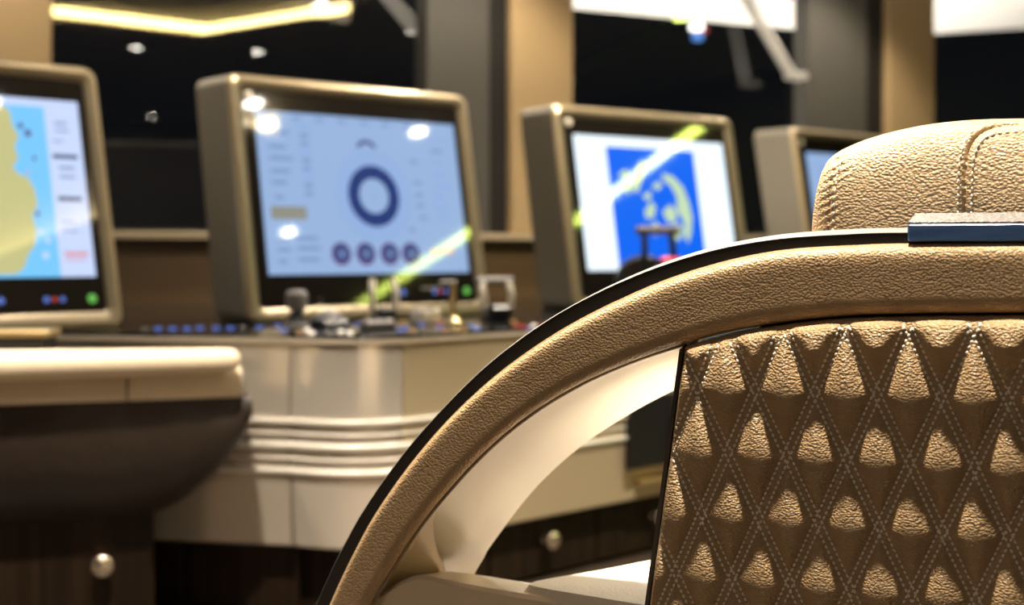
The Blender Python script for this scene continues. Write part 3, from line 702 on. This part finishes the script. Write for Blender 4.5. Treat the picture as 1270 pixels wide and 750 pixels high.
band(rim, bnd, [(0.0, 0.005), (0.06, 0.003), (1.08, 0.003), (1.08, 0.09), (0.0, 0.03), ], 'carbon_rim', 'carbon', 30)
band(rim, bnd, [(-0.02, 0.0045), (0.03, 0.0028), (0.03, 0.031), (-0.02, 0.031)], 'rim_lit_top', 'rim_lit', 30)  # grey strip paints the lit top of the carbon rim
pf = []
for k in range(25):
    t = k/24; e = 2*t-1
    pf.append((0.015+t*0.97, 0.002-0.009*(1-abs(e)**8.0)))
pf += [(0.985, 0.03), (0.985, 0.055), (0.02, 0.055), (0.02, 0.03)]
band(bnd, inn_, pf, 'leather_band', 'leather', 60)
# thin piping of steel on the inner edge of the band
inner_L = cpath(inn_px[:11], 90, mirror=False)
def poly_tube(pts2, w_, r, name, m): obj(name, tube([cw(p.x, p.y, w_) for p in pts2], r, 8), m, ch, 60, off=CH)
poly_tube(inner_L, 0.010, 0.0022, 'edge_piping', 'piping'); poly_tube(mir(inner_L), 0.010, 0.0022, 'edge_piping', 'piping')
# steel lining flaring from the inner edge of the arch
near_px = [(548, 618), (597, 565), (655, 517), (720, 478), (785, 450), (850, 428)]
far_px = [(588, 712), (618, 663), (665, 604), (725, 550), (790, 508), (852, 476)]
LD = 0.12
def p3(x, y, w_): q = cl(x, y, w_); return cw(q.x, q.y, w_)
def mir3(pts): 
    out = []
    for p in pts:
        d_ = p-OC; s_3 = d_.dot(E1); out.append(p+E1*(2*SC-2*s_3))
    return out
foot = [p3(553, 710, 0.112), p3(541, 678, 0.080), p3(538, 646, 0.042), p3(548, 618, 0.012)]
near3 = spline(foot+[p3(x, y, 0.012) for x, y in near_px[1:]], 60)
far3 = spline([p3(588, 713, LD), p3(592, 705, LD), p3(600, 692, LD), p3(612, 672, LD)]+[p3(x, y, LD) for x, y in far_px[2:]]+[p3(853, 475.5, LD)], 60)
def shell(a_, b_, bulge, thick):
    rs = []
    for k in range(len(a_)):
        row = [a_[k].lerp(b_[k], q/8)+bulge*sin(pi*q/8)*min(1.0, k/25) for q in range(9)]
        rs.append(row+[p+thick for p in row[::-1]])
    return loft(rs, True, True, True)
obj('steel_lining', shell(near3, far3, E2*0.010, E2*0.003-E1*0.003), 'steel', ch, 50, off=CH)
obj('steel_lining', shell(mir3(near3), mir3(far3), E2*0.010, E2*0.003+E1*0.003), 'steel', ch, 50, off=CH)
gn = spline([p3(x, y, 0.012) for x, y in ((446, 775), (462, 746), (484, 708), (512, 664), (548, 618))], 30)
gf = spline([p3(480, 775, 0.06), p3(505, 746, 0.075), p3(532, 722, 0.10)]+foot, 30)
obj('arch_foot', shell(gn, gf, Vector((0, 0, 0)), -NC*0.004), 'steel_dark', ch, 60, off=CH)
obj('arch_foot', shell(mir3(gn), mir3(gf), Vector((0, 0, 0)), -NC*0.004), 'steel_dark', ch, 60, off=CH)
# armrest bar running off below
fr_px = [(430, 775), (452, 752), (475, 735), (498, 721), (520, 714), (545, 719), (600, 730), (714, 749), (880, 778)]
bk_px = [(470, 748), (490, 732), (508, 722), (525, 712), (545, 709), (565, 709), (615, 716), (735, 736), (900, 766)]
frp = cpath(fr_px, 40, 0.02, False); bkp = cpath(bk_px, 40, 0.10, False)
def bar(m_):
    a_, b_ = (mir(frp), mir(bkp)) if m_ else (frp, bkp)
    rs = [[cw(p.x, p.y-0.09, 0.02), cw(p.x, p.y-0.003, 0.02), cw(p.x, p.y, 0.024), cw(q.x, q.y, 0.10), cw(q.x, q.y-0.09, 0.10)] for p, q in zip(a_, b_)]
    return loft(rs, True, True, True)
obj('arm_bar', bar(False), 'bar', ch, 25, off=CH)
obj('arm_bar', bar(True), 'bar', ch, 25, off=CH)
# quilted panel
ptop = cpath([(849, 430), (930, 409.5), (1030, 396.5), (1126, 392.5), (1305, 391)], 80)
pl0, pl1 = cl(849, 431), cl(800, 790)
ZB = pl1.y
def top_at(s):
    s = s if s <= SC else 2*SC-s
    for a, b in zip(ptop, ptop[1:]):
        if a.x <= s <= b.x: return a.y+(b.y-a.y)*(s-a.x)/max(b.x-a.x, 1e-9)
    return ptop[0].y if s < ptop[0].x else ptop[len(ptop)//2].y
DX, DZ = 0.0478, 0.107
SA, ZA = 0.0350, -0.0850
AMP = 0.0112
def ab(s, z): return (s-SA)/DX, (z-ZA)/DZ
def quilt(s, z, eL, eT):
    a, b = ab(s, z); al, be = a+b, a-b
    fa, fb = abs(al-round(al)), abs(be-round(be))
    def ramp(x):
        x = max(0.0, (x-0.05)/0.45); return sin(x*pi/2)
    ra, rb = ramp(fa)+1e-4, ramp(fb)+1e-4
    h = AMP*1.05*(0.5*(ra**-2.6+rb**-2.6))**(-1/2.6)
    gr = 0.0009*(math.exp(-((fa-0.068)/0.012)**2)+math.exp(-((fb-0.068)/0.012)**2))
    e = min(eL, eT); ed = max(0.0, 1-max(0.0, e)/0.010)
    k = min(1.0, max(0.0, e/0.020))
    return 0.013*sqrt(max(0.0, 1-ed**2.4))+h*(0.35+0.65*k)*(1 if e > 0.004 else e/0.004)-gr
NU, NV = 430, 200
rows_ = []
for j in range(NV+1):
    v_ = j/NV
    row = []
    for i in range(NU+1):
        u_ = i/NU
        zc = 0.0
        # left boundary is slanted; map linearly between slanted edges
        z_guess = ZB+(top_at(pl0.x+(2*SC-2*pl0.x)*u_)-ZB)*v_
        sl = pl0.x+(pl1.x-pl0.x)*(pl0.y-z_guess)/(pl0.y-pl1.y)
        s = sl+(2*SC-2*sl)*u_
        z = ZB+(top_at(s)-ZB)*v_
        eL = min(s-sl, 2*SC-sl-s)*0.98; eT = top_at(s)-z
        row.append(cw(s, z, 0.004-quilt(s, z, eL, eT)))
    rows_.append(row)
obj('quilted_panel', loft(rows_, False), 'quilt', ch, 'all', off=CH)
# dark edge trim down the side of the panel
for mm in (False, True):
    a, b = (pl0, pl1) if not mm else mir([pl0, pl1])
    sg = -1 if not mm else 1
    rs = [[cw(p.x+sg*0.0036, p.y, -0.003), cw(p.x+sg*0.0002, p.y, -0.003), cw(p.x+sg*0.0002, p.y, 0.05), cw(p.x+sg*0.0036, p.y, 0.05)] for p in (Vector((a.x, a.y-0.001, 0)), b)]
    obj('panel_edge', loft(rs, True, True, True), 'edge', ch, off=CH)
# panel carcass behind the quilting
rs = []
for k in range(41):
    s = pl0.x+0.004+(2*SC-2*pl0.x-0.008)*k/40
    rs.append([cw(s, top_at(s)-0.004, 0.006), cw(s, top_at(s)-0.004, 0.055), cw(s, ZB, 0.055), cw(s, ZB, 0.006)])
obj('back_board', loft(rs, True, True, True), 'edge', ch, off=CH)
# stitching: double rows along every seam of the quilt (too small to pick apart)
SV, SF = [], []
def stitch(p, q, nrm_, r=0.0011):
    d = (q-p); L_ = d.length
    if L_ < 1e-6: return
    d.normalize(); b = d.cross(nrm_).normalized()
    i0 = len(SV)
    for c_, rr_ in ((p, 0.35), (p.lerp(q, 0.3), 1.0), (p.lerp(q, 0.7), 1.0), (q, 0.35)):
        for k in range(5):
            a = pi*(k-0.0)/4; SV.append(c_+b*r*rr_*cos(a)+nrm_*r*1.1*rr_*sin(a))
    for i in range(3):
        for k in range(4): SF.append((i0+i*5+k, i0+i*5+k+1, i0+i*5+k+6, i0+i*5+k+5))
def q3(s, z, lift=0.0006):
    z_top = top_at(s); sl = pl0.x+(pl1.x-pl0.x)*(pl0.y-z)/(pl0.y-pl1.y)
    eL = min(s-sl, 2*SC-sl-s)*0.98
    return cw(s, z, 0.004-quilt(s, z, eL, z_top-z)-lift), eL, z_top-z
smax = SC+0.06
for fam in (1, -1):
    for n_ in range(-14, 22):
        for off_ in (-0.066, 0.066):
            c0 = n_+off_
            # line a + fam*b = c0 ; parametrise by z
            stp = 0.0047*DZ/sqrt(DX*DX+DZ*DZ)
            z = ZB+0.004
            jit = random.random()*stp
            z += jit
            while z < 0.05:
                def sxz(zz): return SA+DX*(c0-fam*(zz-ZA)/DZ)
                za, zb_ = z, z+stp*0.70
                sa, sb = sxz(za), sxz(zb_)
                z += stp
                if sa > smax+0.22 or sa < pl1.x-0.01: continue
                pa, l1, t1 = q3(sa, za); pb, l2, t2 = q3(sb, zb_)
                if min(l1, l2) < 0.0035 or min(t1, t2) < 0.004: continue
                stitch(pa, pb, NC)
so = obj('quilt_stitching', (SV, SF), 'thread', ch, 'all', off=CH); so['kind'] = 'stuff'
# dark cap block on the rim, blue reflections and lit top painted
c0, c1 = cl(1126, 289), cl(1126, 277)
zlo, zhi = c0.y-0.004, c1.y+0.001
x0 = c0.x; x1 = 2*SC-x0
def cbox(x0, x1, z0, z1, w0, w1, bev): return box(x0, x1, w0, w1, z0, z1, bev, lambda p: cw(p.x, p.z, p.y))
obj('cap_block', cbox(x0, x1, cl(1126, 299).y, zhi-0.001, -0.003, 0.055, 0.0012), 'navy', ch, 25, off=CH)
obj('cap_lit_top', cbox(x0+0.0006, x1-0.0006, zhi-0.001, zhi+0.0006, -0.0024, 0.0545, 0.0004), 'cap_glint', ch, 25, off=CH)  # thin sheet carrying the painted glints of the block's top
# inner back cushion, headrest, seat, pedestal (mostly hidden behind the shell)
rs = []
for k in range(31):
    t = k/30; s = pl0.x+0.05+(2*SC-2*pl0.x-0.10)*t; e = abs(2*t-1); bz = 0.045*(1-e**6)
    rs.append([cw(s, cl(1126, 300).y-0.01, 0.056), cw(s, cl(1126, 300).y-0.012, 0.09+bz*0.5), cw(s, 0.0, 0.10+bz), cw(s, -0.2, 0.10+bz), cw(s, -0.33, 0.09), cw(s, -0.33, 0.056)])
obj('back_cushion', loft(rs, True, True, True), 'leather', ch, 50, off=CH)
HW = 0.13
hx = [(1008, 300), (1009, 285), (1012, 255), (1017, 228), (1024, 207), (1034, 193), (1048, 184), (1075, 173), (1110, 163), (1150, 155), (1195, 150), (1240, 148), (1305, 147)]
hp = spline([cl(x, y, HW) for x, y in hx], 120)
hs0 = hp[0].x; hzb = cl(1100, 318, HW).y
def htop(s):
    s = s if s <= SC else 2*SC-s
    if s <= hp[0].x: return hp[0].y
    for a, b in zip(hp, hp[1:]):
        if a.x <= s <= b.x: return a.y+(b.y-a.y)*(s-a.x)/max(b.x-a.x, 1e-9)
    return hp[-1].y
seam_px = [(1194, 310), (1196, 275), (1197, 240), (1198, 205), (1203, 182), (1214, 167), (1232, 159), (1260, 156), (1305, 155)]
seam_c = spline([cl(x, y, HW-0.05) for x, y in seam_px], 160)
seam2 = spline([cl(x, y, HW-0.045) for x, y in ((1027, 310), (1027, 270), (1029, 235), (1034, 205), (1040, 190))], 60)
def dseg(p, pts):
    return min((p-q).length_squared for q in pts)**0.5
HT = 0.052
def hpoint(s, th_):
    """superellipse profile: th_=0 front bottom .. pi back bottom"""
    x_ = min(abs(s-SC)/(SC-hs0), 1.0)
    T = HT*(1-x_**7)**0.42
    H = htop(s)-hzb
    e = 0.55
    c_, s_2 = cos(th_), sin(th_)
    w_ = HW-T*(1 if c_ > 0 else -1)*abs(c_)**e
    z = hzb+H*abs(s_2)**e
    return s, z, w_
def seam_disp(s, z, w_):
    ss = s if s <= SC else 2*SC-s
    if w_ > HW: return 0.0
    p = Vector((ss, z, 0)); g_ = 0.0
    if ss > hs0+0.07:
        d = dseg(p, seam_c)
        if d < 0.03 and z < seam_c[0].y+0.075: g_ += 0.0007*sin((z*0.9+ss*0.55)*1050)*math.exp(-d/0.010)
        if d < 0.012: g_ += 0.0042*math.exp(-(d/0.0015)**2)-0.0006*math.exp(-((d-0.0045)/0.002)**2)
    elif ss < hs0+0.045:
        d = dseg(p, seam2)
        if d < 0.03: g_ += 0.0006*sin((z*0.9-ss*0.5)*1050)*math.exp(-d/0.011)
        if d < 0.01: g_ += 0.0022*math.exp(-(d/0.0012)**2)
    return g_
HU, HV = 440, 160
rs = []
for i in range(HU+1):
    t = i/HU
    s = hs0+(2*SC-2*hs0)*(0.5-0.5*cos(pi*t))*0.35+(2*SC-2*hs0)*t*0.65
    ring = []
    for j in range(HV+1):
        tt = j/HV
        th_ = pi*(0.5*tt if False else tt)
        s3, z3, w3 = hpoint(s, th_)
        g_ = seam_disp(s3, z3, w3)
        # fine folds pulling toward the seams
        ring.append(cw(s3, z3-0.5*g_*max(0, sin(th_))**6, w3+g_))
    rs.append(ring)
obj('headrest', loft(rs, True, True, True), 'headleather', ch, 'all', off=CH)
SV, SF = [], []
def hstitch(curve, offs):
    L_ = 0.0
    pts = curve
    acc = 0.0; k = 0
    for off_ in offs:
        i = 0
        while i < len(pts)-2:
            a, b = pts[i], pts[i+1]; t_ = (b-a)
            if t_.length < 1e-6: i += 1; continue
            t_.normalize(); nn_ = Vector((-t_.y, t_.x, 0))
            pa = a+nn_*off_; pb = pa+t_*0.0034
            out = []
            for p in (pa, pb):
                # front surface depth at (s,z): invert the superellipse
                x_ = min(abs(p.x-SC)/(SC-hs0), 1.0); T = HT*(1-x_**7)**0.42; H = htop(p.x)-hzb
                q = min(max((p.y-hzb)/H, 0.0), 0.995); sn = q**(1/0.55); cs = sqrt(max(0, 1-sn*sn))
                out.append(cw(p.x, p.y, HW-T*cs**0.55-0.0012)) if q < 0.95 else None
            if len(out) == 2: stitch(out[0], out[1], NC, 0.0009)
            d = 0.0
            while i < len(pts)-2 and d < 0.0058: d += (pts[i+1]-pts[i]).length; i += 1
hstitch(seam_c, (-0.0052, 0.0052)); hstitch(mir(seam_c), (-0.0052, 0.0052)); hstitch(seam2, (-0.004,))
so = obj('headrest_stitching', (SV, SF), 'thread', ch, 'all', off=CH); so['kind'] = 'stuff'
for sg in (-1, 1):
    p0 = cw(SC+sg*0.08, hzb+0.02, HW); p1 = cw(SC+sg*0.08, -0.05, 0.13)
    obj('headrest_post', tube([p1, p0], 0.008, 12), 'ring', ch, 40, off=CH)
zs = 0.36
def cz(s, w_, z): q = cw(s, 0, w_); return Vector((q.x, q.y, z))
def hb(s0, s1, w0, w1, z0, z1, bev): return box(s0, s1, w0, w1, z0, z1, bev, lambda p: cz(p.x, p.y, p.z))
DW = Vector((sin(BY), cos(BY), 0))
def sw_(x, y): q = Vector((x-OC.x, y-OC.y, 0)); return Vector((q.dot(E1), q.dot(DW), 0))
ol = spline([Vector((-0.035, 0.036, 0)), Vector((-0.10, 0.048, 0)), Vector((-0.166, 0.063, 0)), Vector((-0.174, 0.076, 0)), Vector((-0.165, 0.096, 0)), sw_(0.08, 1.287), sw_(0.146, 1.336), sw_(0.25, 1.40), Vector((SC-0.08, sw_(0.25, 1.40).y+0.05, 0)), Vector((SC, sw_(0.25, 1.40).y+0.055, 0))], 40)
ol = ol+mir(ol)[::-1][1:]
sc_ = Vector((SC, 0.12, 0))
rs = []
for k_, z_ in ((0.90, 0.305), (0.985, 0.312), (1.0, 0.335), (1.0, 0.385), (0.993, 0.414), (0.98, 0.422), (0.80, 0.425), (0.4, 0.426), (0.01, 0.426)):
    ring = []
    for p in ol:
        q = sc_.lerp(p, k_); h = OC+E1*q.x+DW*q.y; ring.append(Vector((h.x, h.y, z_)))
    rs.append(ring)
obj('seat', loft(rs, True, True, True), 'seat_leather', ch, 50, off=CH)
zs = 0.42
obj('seat_pan', hb(pl0.x+0.02, 2*SC-pl0.x-0.02, 0.10, 0.36, zs-0.135, zs-0.114, 0.005), 'steel_dark', ch, 30, off=CH)
obj('pedestal', lathe([(0.30, 0.0), (0.30, 0.02), (0.27, 0.03), (0.07, 0.05), (0.06, 0.07), (0.06, zs-0.136)], 40), 'steel_dark', ch, 35)
